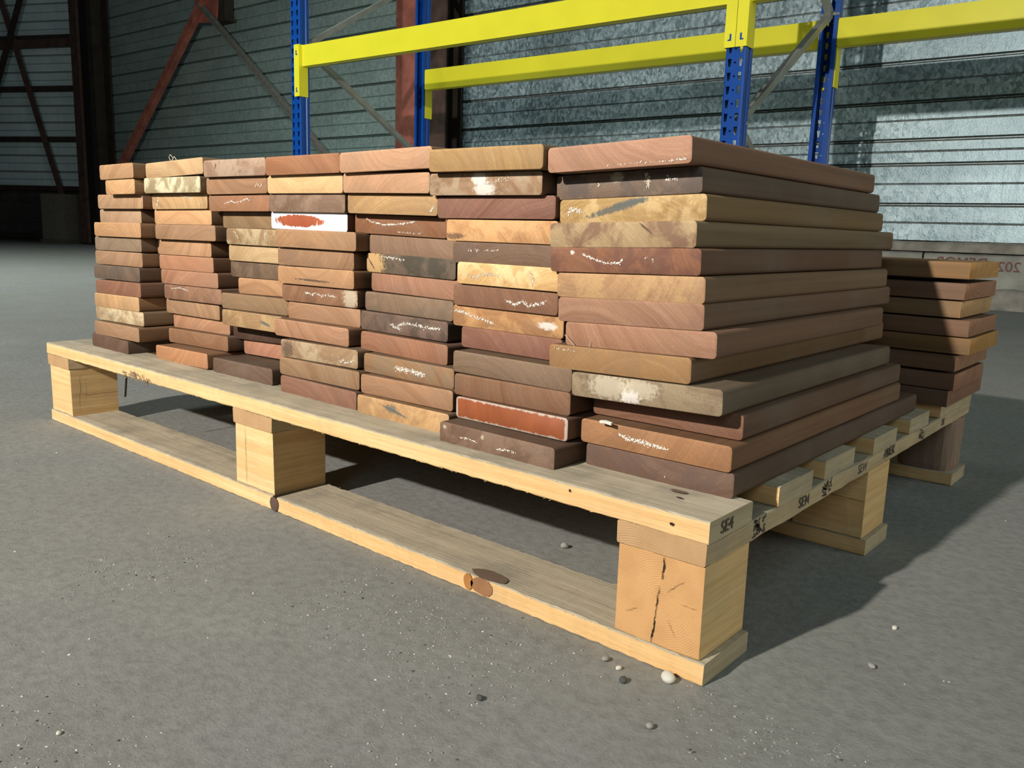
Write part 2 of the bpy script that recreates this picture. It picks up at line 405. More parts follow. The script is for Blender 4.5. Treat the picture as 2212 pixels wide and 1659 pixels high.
SEAMG = flat_mat('green_sheet_joint', (.17,.22,.20), .6, .3, var=.2)
SEAM = flat_mat('sheet_joint', (.20,.19,.165), .7, .2, var=.3)
def sheet_profile(z0, z1, double=True):
    # (depth towards the room, z, material) of one tray: flat, thin groove, flat, then the wider joint
    zm = (z0+z1)/2; d = .014
    P = [(-.020,z0-.001),(-.020,z0+.003),(d,z0+.006),(d,zm-.007),(d-.010,zm-.003),(d-.010,zm+.001),(d,zm+.005),(d,z1-.016),(-.020,z1-.012),(-.020,z1-.008),(-.006,z1-.006),(-.006,z1-.002),(-.020,z1+.000)]
    M = [1,0,0,0,1,0,0,1,1,0,0,1]
    return P, M
def sheet(name, A, B, z0, z1, mats, parent, nx=1):
    P, M = sheet_profile(z0, z1); A, B = Vector(A), Vector(B); d = (B-A).normalized(); n = Vector((d.y, -d.x, 0))
    V = []; Fc = []; mi = []; c = (A+B)/2
    for e in (A, B):
        for off, z in P: V.append((e-c)+n*off+Vector((0,0,z-z0)))
    k = len(P)
    for i in range(k-1): Fc.append((i, k+i, k+i+1, i+1)); mi.append(M[i])
    return link(name, mesh(name, V, Fc, mi), mats, parent, (c.x, c.y, z0))
wall = empty('wall_back', (0,0,0), kind='structure')
zs = [.345,.551,.771,.904,1.109,1.323]
while zs[-1] < 4.4: zs.append(zs[-1]+.214)
XJ = [-10.6, -4.80, -1.75, 2.9]      # sheet ends along the wall
for i in range(len(zs)-1):
    for a, b in zip(XJ[:-1], XJ[1:]):
        mt = [GALV, SEAM] if a > -5.0 else [GALVG, SEAMG]
        sheet('steel_sheet', WX(a+.004), WX(b-.004, .002 if a > -3 else 0), zs[i], zs[i+1], mt, wall)
# concrete plinth of cast blocks and mortar bed
CONC = flat_mat('plinth_concrete', (.36,.36,.32), .9, var=.22, scale=9, bump=.4)
MORT = flat_mat('mortar', (.30,.28,.24), .95, var=.3, scale=14, bump=.6)
def rough_block(nm, A, B, z0, z1, front, back, mat, parent, seg=40, j=.006, lumps=0):
    A, B = Vector(A), Vector(B); d = (B-A); n = Vector((d.y, -d.x, 0)).normalized(); c = (A+B)/2
    V = []; Fc = []
    for i in range(seg+1):
        p = A+d*(i/seg)-c
        jj = random.uniform(-j, j); jk = random.uniform(-j, j)
        V += [p+n*(front+jk)+Vector((0,0,z0)), p+n*(front+jj)+Vector((0,0,z1-.012+jj*.6)), p+n*(front-.02+jj)+Vector((0,0,z1+jj*.6)), p+n*back+Vector((0,0,z1))]
    for i in range(seg):
        for q in range(3): a = i*4+q; Fc.append((a, a+4, a+5, a+1))
    Fc += [(0,1,2,3), tuple(seg*4+q for q in (3,2,1,0))]
    return link(nm, mesh(nm, V, Fc, smooth=False), mat, parent, (c.x, c.y, 0))
xb = [-10.5,-9.3,-8.1,-6.9,-5.7,-4.5,-3.35,-2.2,-1.083,.05,1.2,2.9]
for a, b in zip(xb[:-1], xb[1:]): rough_block('concrete_block', WX(a+.005), WX(b-.005), 0, .290, .02, -.1, CONC, wall, 10, .002)
rough_block('mortar_bed', WX(-10.5), WX(2.9), .292, .347, .045, -.1, MORT, wall, 160, .008)
rough_block('mortar_fillet', WX(-.98), WX(2.9), 0, .105, .14, -.05, MORT, wall, 60, .016)
rough_block('mortar_fillet', WX(-3.4), WX(-.96), 0, .03, .06, -.05, MORT, wall, 50, .010)

# faded red print on the plinth (upside down on the block)
RED = flat_mat('faded_red_print', (.22,.10,.09), .9, var=.3, scale=120, bump=0)
def text_mesh(nm, body, size, mat, parent, mtx, **k):
    cu = bpy.data.curves.new(nm, 'FONT'); cu.body = body; cu.size = size; cu.align_x = 'CENTER'; cu.align_y = 'CENTER'; cu.extrude = .00012
    if k.get('bold'): cu.offset = k['bold']
    to = bpy.data.objects.new(nm+'_tmp', cu); COL.objects.link(to)
    dg = bpy.context.evaluated_depsgraph_get(); me = bpy.data.meshes.new_from_object(to.evaluated_get(dg))
    bpy.data.objects.remove(to, do_unlink=True); me.materials.clear()
    if k.get('flipx'):
        for v in me.vertices: v.co.x *= -1
    o = link(nm, me, mat, parent); o.matrix_local = mtx
    return o
def on_wall(x, z, off): 
    p = WX(x, off); return Matrix.Translation((p.x, p.y, z)) @ Matrix.Rotation(WA, 4, 'Z') @ Matrix.Rotation(math.radians(90), 4, 'X')
text_mesh('red_print', '202', .075, RED, wall, on_wall(-.655, .222, .0245), flipx=True)
text_mesh('red_print', 'DEMOB', .075, RED, wall, on_wall(-.885, .236, .0245), flipx=True)

# ------------------------------------------------------------------ setting: left wall beyond the dark column
P0 = Vector((-10.564, 4.199, 0)); b25 = math.radians(25); LD = Vector((-math.cos(b25), -math.sin(b25), 0)); LN = Vector((-LD.y, LD.x, 0)); 
LN = Vector((math.sin(b25), -math.cos(b25), 0))
wl = empty('wall_left', (0,0,0), kind='structure')
GALVL = galvanised('pale_green_galvanised_sheet', (.60,.80,.82), (.74,.92,.94), .15, .55)
SHADED = flat_mat('shaded_lower_sheet', (.045,.05,.042), .85, var=.35, scale=6)  # shade over the wall's foot, put into the sheet colour
RUST = flat_mat('rust_brown_steel', (.095,.058,.045), .75, .1, var=.35, scale=10)
RUSTR = flat_mat('red_oxide_steel', (.40,.135,.095), .65, .1, var=.3, scale=8)
RUSTD = flat_mat('dark_brown_steel', (.042,.034,.026), .75, .1, var=.3, scale=8)
A = P0+LD*6.5; B = P0-LD*.15
led = [-.51+.594*k for k in range(9)]     # ledge heights
led = [z for z in (.081,.675,1.269,1.866,2.455,3.05,3.64,4.24)]
for k in range(len(led)-1):
    z0, z1 = led[k], led[k+1]; hh = (z1-z0)/3
    for q in range(3):
        mt = [SHADED, SEAM] if k == 0 else [GALVL, SEAM]
        sheet('steel_sheet', A, B, z0+q*hh, z0+(q+1)*hh, mt, wl)
    # the sheet's folded lower lip, standing proud, and the rail below it
    bm = bmesh.new(); bm_box(bm, (-3.4,0,-.03), (3.25,.06,.0)); 
    c = (A+B)/2+LN*.05
    link('sheet_lip', bm_mesh('sheet_lip', bm), (GALVL if k else SHADED), wl, (c.x-LN.x*.03, c.y-LN.y*.03, z0+.05), (0,0,math.atan2(-LD.y,-LD.x)))
    bm = bmesh.new(); bm_box(bm, (-3.4,-.05,-.06), (3.25,.02,.0))
    link('wall_rail', bm_mesh('wall_rail', bm), RUSTD, wl, (c.x, c.y, z0+.018), (0,0,math.atan2(-LD.y,-LD.x)))
bm = bmesh.new(); bm_box(bm, (-3.4,-.02,0), (3.25,.10,.10)); c = (A+B)/2
link('base_curb', bm_mesh('base_curb', bm), SHADED, wl, (c.x, c.y, 0), (0,0,math.atan2(-LD.y,-LD.x)))
def LP(x, z, off):       # point on left wall at world x
    k = (x-P0.x)/LD.x; p = P0+LD*k+LN*off; return Vector((p.x, p.y, z))
# bracing of the left wall
br = empty('wall_brace', (-11.5, 3.6, 0), label='dark crossed steel flat bars bracing the far left wall', cat='brace')
def part(nm, f, mat, parent):
    bm = bmesh.new(); f(bm); pl = parent.location if parent else Vector()
    for v in bm.verts: v.co -= pl
    return link(nm, bm_mesh(nm, bm), mat, parent)
def flatbar(bm, a, b, w, t, n): bm_bar(bm, a, b, t, w, up=Vector(n).cross((Vector(b)-Vector(a)).normalized()))
part('flat_bar', lambda bm: flatbar(bm, LP(-11.83,3.55,.12), LP(-10.93,.40,.12), .075, .012, LN), RUST, br)
part('flat_bar', lambda bm: flatbar(bm, LP(-10.98,3.75,.16), LP(-12.35,.40,.16), .085, .012, LN), RUSTD, br)
rail = empty('wall_rail_red', (-11.5,3.6,0), label='rust-brown horizontal rail across the far left wall bracing', cat='rail')
part('flat_bar', lambda bm: flatbar(bm, LP(-16,2.33,.10), LP(-10.62,2.38,.10), .09, .05, LN), RUST, rail)
part('bolt_plate', lambda bm: bm_bar(bm, LP(-11.5,2.22,.17), LP(-11.5,2.46,.17), .16, .01), RUSTD, rail)
blk = empty('concrete_footing', (LP(-10.80,0,.36).x, LP(-10.80,0,.36).y, 0), math.atan2(-LD.y,-LD.x), label='pale grey concrete footing at the foot of the far left wall', cat='footing')
bm = bmesh.new(); bm_box(bm, (-.17,-.13,0), (.17,.15,.585)); bmesh.ops.bevel(bm, geom=bm.edges[:], offset=.012, segments=1)
link('footing_body', bm_mesh('footing_body', bm), flat_mat('pale_footing', (.12,.11,.09), .9, var=.2), blk)
bm = bmesh.new(); bm_box(bm, (-.19,-.15,0), (.19,.17,.05)); bmesh.ops.bevel(bm, geom=bm.edges[:], offset=.008, segments=1)
link('footing_base', bm_mesh('footing_base', bm), flat_mat('footing_base', (.08,.075,.06), .9, var=.2), blk)

# ------------------------------------------------------------------ steel columns of the hall
def i_column(name, label, p, w, d, mats, h=5.0, rz=0):
    r = empty(name, (p[0], p[1], 0), rz, label=label, cat='column')
    for nm, lo, hi, mt in (('flange',(-w/2,-d/2,0),(w/2,-d/2+.016,h),mats[0]), ('flange',(-w/2,d/2-.016,0),(w/2,d/2,h),mats[1]), ('web',(-.007,-d/2+.016,0),(.007,d/2-.016,h),mats[1]), ('base_plate',(-w/2-.04,-d/2-.04,0),(w/2+.04,d/2+.04,.025),mats[1])):
        bm = bmesh.new(); bm_box(bm, lo, hi); link(nm, bm_mesh(nm, bm), mt, r)
    return r
c1 = WX(-4.995,.13); i_column('steel_column', 'red oxide steel column against the back wall behind the rack, left of the pair', (c1.x, c1.y), .218, .20, (RUSTR, RUSTD), rz=WA)  # dark web and rear flange hold the recess shade in their colour
c2 = WX(-4.70,.13); i_column('steel_column', 'brown steel column beside the red one, right of the pair on the back wall', (c2.x, c2.y), .28, .20, (RUST, RUSTD), rz=WA)  # here too the shade behind the front flange is in the colour
c3 = WX(-10.22,.16); cc = i_column('corner_column', 'near-black steel corner column where the two walls meet at far left', (c3.x, c3.y), .30, .26, (flat_mat('black_steel', (.012,.011,.010), .8, var=.2), RUSTD), rz=WA)
bm = bmesh.new(); bm_box(bm, (-.20,-.16,0), (-.03,-.125,5.0)); link('cover_strip', bm_mesh('cover_strip', bm), RUST, cc)

# wind bracing on the back wall
wb = empty('wind_brace', (-8.0, 4.2, 0), label='rust-red steel tube brace slanting down left from its gusset plate on the back wall', cat='brace')
part('brace_tube', lambda bm: bm_bar(bm, WX(-7.90,.16)+Vector((0,0,2.48)), WX(-9.80,.16)+Vector((0,0,.82)), .07, .07), RUSTR, wb)
def gus(bm):
    pts = [(-8.15,2.30),(-7.72,2.26),(-7.66,2.75),(-8.02,2.85)]
    vs = [bm.verts.new(WX(x,o)+Vector((0,0,z))) for o in (.13,.14) for x, z in pts]
    bm.faces.new(vs[:4]); bm.faces.new(vs[4:][::-1])
    for i in range(4): j = (i+1)%4; bm.faces.new((vs[i], vs[j], vs[4+j], vs[4+i]))
part('gusset_plate', gus, RUSTR, wb)
wb2 = empty('wind_brace_angle', (-7.0, 4.2, 0), label='thin grey steel angle running down right from the gusset plate', cat='brace')
GST = flat_mat('dull_grey_steel', (.23,.23,.20), .6, .3, var=.2)
def ang(bm):
    a = WX(-7.97,.17)+Vector((0,0,2.47)); b = WX(-5.6,.17)+Vector((0,0,.60))
    bm_bar(bm, a, b, .006, .055); bm_bar(bm, a+Vector((0,-.02,-.02)), b+Vector((0,-.02,-.02)), .045, .006)
part('angle_bar', ang, GST, wb2)
part('bolt', lambda bm: bm_box(bm, tuple(WX(-7.93,.20)+Vector((-.015,-.01,2.42))), tuple(WX(-7.93,.20)+Vector((.015,.02,2.45)))), GST, wb2)
st_ = empty('wall_stud', (-7.7,4.25,0), label='dark vertical steel stud above the gusset plate on the back wall', cat='stud')
part('stud_bar', lambda bm: bm_box(bm, tuple(WX(-7.78,.12)+Vector((0,0,2.28))), tuple(WX(-7.60,.03)+Vector((0,0,4.6)))), RUSTD, st_)
part('stud_foot', lambda bm: bm_box(bm, tuple(WX(-7.82,.13)+Vector((0,0,2.26))), tuple(WX(-7.56,.03)+Vector((0,0,2.29)))), RUSTD, st_)

# ------------------------------------------------------------------ pallet rack
BLUE = flat_mat('blue_rack_paint', (.004,.07,.36), .32, 0, .5, var=.08, scale=20, bump=.03)
YEL = flat_mat('yellow_rack_paint', (.90,.83,.035), .42, 0, .4, var=.04, scale=6, bump=.03)
ZINC = flat_mat('zinc_brace', (.34,.35,.31), .5, .4, var=.15, scale=12)
RP = Vector((-2.65, 2.5, 0))
def RK(x, y, z=0):
    dx, dy = x-RP.x, y-RP.y; c, s = math.cos(WA), math.sin(WA)
    return Vector((RP.x+dx*c-dy*s, RP.y+dx*s+dy*c, z))
def post_mesh(w=.082, d=.066, h=3.2, pitch=.0505):
    bm = bmesh.new(); t = .003
    def face_strip(x0, x1, kind, off=0.0):
        n = int(h/pitch)
        for k in range(n):
            z0 = k*pitch; z1 = z0+pitch; zc = z0+pitch*(.5+off); xc = (x0+x1)/2
            if kind == 'slot': H = [(xc-.0045,zc-.0150),(xc+.0045,zc-.0150),(xc+.0080,zc+.0150),(xc-.0080,zc+.0150)]
            else: H = [(xc-.0034,zc-.0034),(xc+.0034,zc-.0034),(xc+.0034,zc+.0034),(xc-.0034,zc+.0034)]
            O = [(x0,z0),(x1,z0),(x1,z1),(x0,z1)]
            vo = [bm.verts.new((x,-d/2,z)) for x, z in O]; vh = [bm.verts.new((x,-d/2,z)) for x, z in H]
            vb = [bm.verts.new((x,-d/2+t,z)) for x, z in H]
            for i in range(4):
                j = (i+1)%4; bm.faces.new((vo[i],vo[j],vh[j],vh[i])); bm.faces.new((vh[i],vh[j],vb[j],vb[i]))
    e = w/2-.006
    face_strip(-e, -.009, 'slot'); face_strip(-.009, .009, 'hole', .0); face_strip(.009, e, 'slot')
    # rounded corners, side faces, rear lips as a swept open profile on either side
    for sgn in (-1, 1):
        P = [(e,-d/2),(w/2-.002,-d/2+.002),(w/2,-d/2+.006),(w/2,-d/2+.026),(w/2-.004,-d/2+.030),(w/2-.004,d/2-.022),(w/2,d/2-.018),(w/2,d/2),(w/2-.018,d/2),(w/2-.018,d/2-.008)]
        lo = [bm.verts.new((sgn*x,y,0)) for x,y in P]; hi = [bm.verts.new((sgn*x,y,int(h/pitch)*pitch)) for x,y in P]
        for i in range(len(P)-1): bm.faces.new((lo[i],lo[i+1],hi[i+1],hi[i]))
    bmesh.ops.remove_doubles(bm, verts=bm.verts[:], dist=.0002)
    me = bpy.data.meshes.new('post'); bmesh.ops.recalc_face_normals(bm, faces=bm.faces[:]); bm.to_mesh(me); bm.free(); me.materials.append(BLUE); return me
POST = post_mesh()
def frame(x, label, nodes=(.20,.77,1.37,1.94,2.52), ph=0):
    f = empty('rack_frame', RK(x,2.53), WA, label=label, cat='rack frame', group='blue rack upright frames')
    link('post', POST, BLUE, f, (0,0,.006))
    link('post', POST, BLUE, f, (0,1.00,.006), (0,0,math.pi))
    for y in (0,1.00):
        bm = bmesh.new(); bm_box(bm, (-.06,y-.05,0), (.06,y+.06,.006)); link('foot_plate', bm_mesh('foot_plate', bm), ZINC, f)
    ys = (.03,.97)
    for k in range(4):
        a = (0, ys[(k+1+ph)%2], nodes[k]); b = (0, ys[(k+ph)%2], nodes[k+1])
        bm = bmesh.new(); bm_bar(bm, a, b, .030, .030); link('brace', bm_mesh('brace', bm), ZINC, f)
    for k, z in enumerate(nodes):
        bm = bmesh.new(); y = ys[(k+1+ph)%2]; bmesh.ops.create_cone(bm, cap_ends=True, segments=8, radius1=.007, radius2=.007, depth=.088, matrix=Matrix.Translation((0,y,z)) @ Matrix.Rotation(math.pi/2,4,'Y')); link('bolt', bm_mesh('bolt', bm), ZINC, f)
    return f
XL, XR = -3.965, -1.300
frame(XL, 'blue perforated rack upright frame on the left, nearer the wind brace', (.25,.80,1.33,1.90,2.50), 1)
frame(XR, 'blue perforated rack upright frame on the right, behind the corner of the stack')
frame(XR+2.70, 'blue rack upright frame out of view to the right')
# every frame braces the same way: the zig-zag meets the front post at z 0.78
def beam(x0, x1, y, front, label):
    b = empty('rack_beam', RK((x0+x1)/2, y), WA, label=label, cat='rack beam', group='yellow rack beams')
    L = (x1-x0)/2; s = -1 if front else 1; z0, z1 = 1.208, 1.322
    if not front: z0, z1 = 1.225, 1.350
    bm = bmesh.new(); bm_box(bm, (-L+.042,-.025,z0), (L-.042,.025,z1)); bmesh.ops.bevel(bm, geom=bm.edges[:], offset=.005, segments=2)
    link('beam_body', bm_mesh('beam_body', bm), YEL, b)
    yo = -.036-.004 if front else .036
    for sx in (-1, 1):
        cx = sx*L
        bm = bmesh.new(); fy = (-.043, -.040) if front else (.040, .043)
        fy0 = min(-.043,-.040) if front else .040
        # front plate on the post and side plate along it
        bm_box(bm, (min(cx-sx*.001, cx-sx*.042), fy[0]-.0+ (0 if front else 0), 1.045), (max(cx-sx*.001, cx-sx*.042), fy[1], z1+.004))
        bm_box(bm, (min(cx-sx*.042, cx-sx*.0455), -.043 if front else -.02, 1.045), (max(cx-sx*.042, cx-sx*.0455), .02 if front else .043, z1+.004))
        bmesh.ops.bevel(bm, geom=[e for e in bm.edges], offset=.0012, segments=1)
        cn = link('connector', bm_mesh('connector', bm), YEL, b)
        for z in (1.085, 1.285):
            bm = bmesh.new(); yy = -.0440 if front else .0440
            bm_box(bm, (cx-sx*.021-.0035, yy-.0004, z-.011), (cx-sx*.021+.0035, yy+.0004, z+.009))
            bm_box(bm, (cx-sx*.021-.0035, yy-.0004, z-.016), (cx-sx*.021+.0105*sx*-1, yy+.0004, z-.011)) if sx<0 else bm_box(bm, (cx-sx*.021-.0105, yy-.0004, z-.016), (cx-sx*.021+.0035, yy+.0004, z-.011))
            link('hook_slot', bm_mesh('hook_slot', bm), BLUE, cn)
    return b
beam(XL, XR, 2.53-.0, True, 'long yellow front rack beam crossing the top of the picture, nearest the camera')
beam(XR, XR+2.70, 2.53, True, 'yellow front rack beam of the right-hand bay, only its end bracket showing')
beam(XL, XR, 2.53+1.00, False, 'yellow rear rack beam of the left bay, behind and below the front beam')
beam(XR, XR+2.70, 2.53+1.00, False, 'yellow rear rack beam of the right bay, running out at the upper right')

# ------------------------------------------------------------------ wooden pallet
pal = empty('pallet', (-.6,.4,0), label='pale pine pallet with nine blocks carrying both stacks of planks', cat='pallet')
PL = Vector((-.6,.4,0))
def wood_box(nm, lo, hi, mats, faces, parent, seg=1, j=.0008, notch=None, **k):
    """lo..hi box, cross-cut into seg slices along its long axis, edges slightly ragged; faces = slots for (front -y, back, top, bottom, left, right)"""
    lo, hi = Vector(lo), Vector(hi); c = (lo+hi)/2; hs = (hi-lo)/2
    ax = 0 if hs.x >= hs.y else 1
    V = []; Fc = []; mi = []; r = random
    o = 1-ax; e = .0012
    def P(t, u, v): 
        p = [0,0,0]; p[ax] = t; p[o] = u; p[2] = v; return Vector(p)
    H = hs[ax]; U = hs[o]; W = hs[2]
    ring = [(-U,-W+e),(-U+e,-W),(U-e,-W),(U,-W+e),(U,W-e),(U-e,W),(-U+e,W),(-U,W-e)]
    nr = len(ring)
    for s in range(seg+1):
        t = -H+2*H*s/seg
        for (u, v) in ring:
            V.append(P(t, u+r.uniform(-j,j), v+r.uniform(-j,j)*.7))
    names = {'u-': faces[0] if ax == 0 else faces[4], 'u+': faces[1] if ax == 0 else faces[5]}
    slot = [names['u-'] if False else faces[3], faces[3], names['u+'], names['u+'], names['u+'], faces[2], names['u-'], names['u-']]
    slot = [faces[3], faces[3], faces[3], names['u+'], faces[2], faces[2], faces[2], names['u-']]
    for s in range(seg):
        for i in range(nr):
            a = s*nr+i; b = s*nr+(i+1)%nr
            Fc.append((a, b, b+nr, a+nr)); mi.append(slot[i])
    Fc.append(tuple(range(nr))); mi.append(faces[4] if ax == 0 else faces[0])
    Fc.append(tuple(range(seg*nr, seg*nr+nr))[::-1]); mi.append(faces[5] if ax == 0 else faces[1])
    me = mesh(nm, V, Fc, mi); bm = bmesh.new(); bm.from_mesh(me); bmesh.ops.recalc_face_normals(bm, faces=bm.faces[:]); bm.to_mesh(me); bm.free()
    for q in mats: me.materials.append(q)
    return link(nm, me, mats, parent, c-PL, **k)
H1,H2,H3,H4 = .0179,.0937,.1116,.1297
DM = [PF, PT, PE, PF]
def deck(y0, y1, x0=-1.199, x1=-.0035, seg=60, **k): return wood_box('deck_board', (x0,y0,H3), (x1,y1,H4), DM, (0,0,1,0,2,2), pal, seg, .0005, **k)
front_board = deck(-.002, .0705, seg=160)
deck(.122, .196); deck(.233, .314, x1=-.006); deck(.366, .445); deck(.500, .581, x1=-.0045); deck(.632, .80, x0=-1.197)
CM = [PGC, PY, PTY, PY]
xs = [(-1.1985,-1.119), (-.642,-.560), (-.083,-.0045)]
for a, b in xs: wood_box('cross_board', (a,-.0015,H2), (b,.801,H3), [PGC, PY, PTY], (0,0,2,1,1,1), pal, 40, .0007)
ys = [(.0005,.0745), (.3635,.4375), (.725,.799)]
blocks = []
for i, (a, b) in enumerate(xs):
    for q, (c, d) in enumerate(ys):
        if i == 2 and q == 0: mats, fc = [PG, PB, PB], (0,0,1,1,1,1)
        elif i == 2 and q == 2: mats, fc = [PBR, PBR], (0,0,0,0,1,1)
        else: mats, fc = [PF, PB], (0,0,1,1,1,1)
        if i == 2 and q == 2:      # the round, bark-edged corner block
            bm = bmesh.new(); rg_ = []
            for zz in (-.0375, -.030, -.012, .012, .030, .0375):
                rg_.append([bm.verts.new((.0385*math.copysign(abs(math.cos(a))**.62, math.cos(a))*(1 if abs(zz) < .035 else .97)+random.uniform(-.0007,.0007), .037*math.copysign(abs(math.sin(a))**.62, math.sin(a))*(1 if abs(zz) < .035 else .97)+random.uniform(-.0007,.0007), zz)) for a in [6.28318*q/24 for q in range(24)]])
            for lo, hi in zip(rg_[:-1], rg_[1:]):
                for q in range(24): bm.faces.new((lo[q], lo[(q+1)%24], hi[(q+1)%24], hi[q]))
            bm.faces.new(rg_[0]); bm.faces.new(rg_[-1])
            me = bm_mesh('block', bm, False)
            blocks.append(link('block', me, PBR, pal, Vector(((a+b)/2+.002,(c+d)/2,(H1+H2)/2))-PL, label='rounded dark brown bark-edged block'))
        else:
            blocks.append(wood_box('block', (a+.0015,c,H1), (b-.001,d,H2), mats, fc, pal, 6, .0007))
near_block = blocks[6]
BMt = [PF, PT, PE]
wood_box('bottom_board', (-1.2,-.001,.0), (-.562,.0745,H1), BMt, (0,0,1,0,2,2), pal, 110, .0005)
wood_box('bottom_board', (-.553,-.001,.0), (0,.0745,H1), BMt, (0,0,1,0,2,2), pal, 110, .0006)
wood_box('bottom_board', (-1.2,.3635,.0), (0,.4375,H1), BMt, (0,0,1,0,2,2), pal, 110, .0005)
wood_box('bottom_board', (-1.2,.725,.0), (.0,.799,H1), BMt, (0,0,1,0,2,2), pal, 110, .0005)
# bark gap piece at the joint of the two front bottom boards
def jag_strip(nm, pts, wds, mat, parent, off, n=(0,-1,0), **k):
    """a thin jagged mark lying on a face: pts in 3-D on that face, wds half widths"""
    n = Vector(n); V = []; Fc = []; P = [Vector(p)+n*off for p in pts]
    for i, p in enumerate(P):
        a = P[max(0,i-1)]; b = P[min(len(P)-1,i+1)]; d = (b-a).normalized(); s = d.cross(n).normalized()
        V += [p+s*wds[i], p-s*wds[i]]
    for i in range(len(P)-1): Fc.append((2*i,2*i+1,2*i+3,2*i+2))
    me = mesh(nm, V, Fc); return link(nm, me, mat, parent, **k)
def crack(parent, p0, p1, w, loc, n=(0,-1,0), steps=11, amp=.0006, name='crack', mat=None):
    p0, p1 = Vector(p0), Vector(p1); side = (p1-p0).normalized().cross(Vector(n)); pts = []; ws = []
    for i in range(steps+1):
        t = i/steps; pts.append(p0.lerp(p1,t)+side*random.uniform(-amp,amp)); ws.append(w*.8*(.35+random.random()*.65)*(.3+.7*math.sin(math.pi*min(max(t,.04),.96))))
    return jag_strip(name, pts, ws, mat or DARK, parent, .0013, n)
hb = (xs[2][1]-xs[2][0])/2-.001; fy = -.037
crack(near_block, (.004,fy,.0365), (.003,fy,.018), .0010, None, name='crack')
crack(near_block, (.001,fy,.012), (-.001,fy,-.014), .0006, None, name='crack')
crack(near_block, (-.001,fy,-.014), (-.003,fy,-.0365), .0012, None, name='crack')
crack(near_block, (.008,fy,.009), (.022,fy,.022), .0003, None, name='crack', steps=8, amp=.0005)
crack(near_block, (-.028,fy,-.018), (-.018,fy,-.012), .0003, None, name='crack', steps=6, amp=.0004)
crack(near_block, (.020,fy,.003), (.034,fy,.003), .0002, None, name='crack', steps=6, amp=.0003)
crack(near_block, (.010,fy,-.013), (.018,fy,-.026), .0002, None, name='crack', steps=6, amp=.0004)
mb = blocks[3]; crack(mb, (-.0175,fy,.037), (-.0165,fy,-.036), .0005, None, amp=.0003)
lb = blocks[0]; crack(lb, (.0392,-.036,-.004), (.0392,.036,-.006), .0005, None, n=(1,0,0), amp=.0008)
crack(lb, (.0392,-.022,.030), (.0392,-.026,-.03), .0004, None, n=(1,0,0), amp=.0012)
mr = blocks[7]; crack(mr, (-.035,fy,.006), (.038,fy,.004), .0005, None, amp=.0003)
# knots
KN = end_grain_pine('knot_wood', 0, 0, (.15,.10,.07), (.24,.165,.115))
def disc(nm, parent, c, rx, ry, n, mat, seg=14, off=.0013, **k):
    n = Vector(n); u = Vector((1,0,0)) if abs(n.x) < .5 else Vector((0,1,0)); v = n.cross(u)
    V = [Vector(c)+n*off+u*(rx*math.cos(6.2832*i/seg)*random.uniform(.9,1.08))+v*(ry*math.sin(6.2832*i/seg)*random.uniform(.9,1.08)) for i in range(seg)]
    return link(nm, mesh(nm, V, [tuple(range(seg))]), mat, parent, **k)
kb = pal
def onpal(x, y, z): return Vector((x,y,z))-PL
disc('knot', pal, onpal(-.223,.006,H1), .022, .0095, (0,0,1), KN, label='dark brown knot')
disc('knot', pal, onpal(-.226,-.001,.010), .014, .0085, (0,-1,0), flat_mat('knot_side', (.30,.15,.07), .85, var=.2))
disc('knot', pal, onpal(-.243,-.001,.010), .006, .008, (0,-1,0), flat_mat('knot_resin', (.42,.18,.05), .7, var=.3))
disc('knot', pal, onpal(-.056,.045,H4), .008, .0035, (0,0,1), KN)
disc('knot', pal, onpal(-.047,.030,H4), .003, .0016, (0,0,1), DARK)
disc('knot', pal, onpal(-.034,-.002,.121), .0018, .0013, (0,-1,0), DARK, off=.0014)
disc('knot', pal, onpal(-.130,-.002,.125), .0008, .0014, (0,-1,0), DARK, off=.0014)
disc('bark_joint', pal, onpal(-.5575,-.001,.009), .009, .0085, (0,-1,0), flat_mat('bark', (.10,.06,.045), .95, var=.3))
# grey scuff and dust patches on the front board's top
for x, y, rx, ry in ((-1.06,.052,.05,.012),(-.70,.030,.06,.016),(-.60,.020,.035,.012)):
    pass
# a bent nail and torn fibres under the front board
NAIL = flat_mat('rusty_nail', (.07,.05,.04), .7, .5)
bm = bmesh.new(); bm_bar(bm, onpal(-.932,.004,.1125), onpal(-.940,.004,.078), .0022, .0022, up=(0,1,0)); link('nail', bm_mesh('nail', bm), NAIL, pal)
bm = bmesh.new()
for i in range(26):
    x = -.885+random.uniform(-.035,.035); a = onpal(x, -.004, .112+random.uniform(0,.006)); b = a+Vector((random.uniform(-.012,.012), random.uniform(-.004,.001), random.uniform(-.010,.008)))
    bm_bar(bm, a, b, .0010, .0006, up=(0,1,0))
tag(link('torn_fibres', bm_mesh('torn_fibres', bm), flat_mat('torn_wood_fibre', (.22,.17,.12), .9), pal), kind='stuff')
bm = bmesh.new()
for i in range(420):     # fuzzy sawn edges
    k = i%4; x = random.uniform(-1.19,-.01)
    if k == 0: a = onpal(x, -.0025, .1122)
    elif k == 1: a = onpal(x, .0745, .0172)
    elif k == 2: a = onpal(x, -.002, .129)
    else: a = onpal(x, -.0015, .0172)
    b = a+Vector((random.uniform(-.0025,.0025), random.uniform(-.0008,.0008), random.uniform(-.0011,.0011)))
    bm_bar(bm, a, b, .00022, .00018, up=(0,1,0))
tag(link('sawn_fibres', bm_mesh('sawn_fibres', bm), PF, pal), kind='stuff')
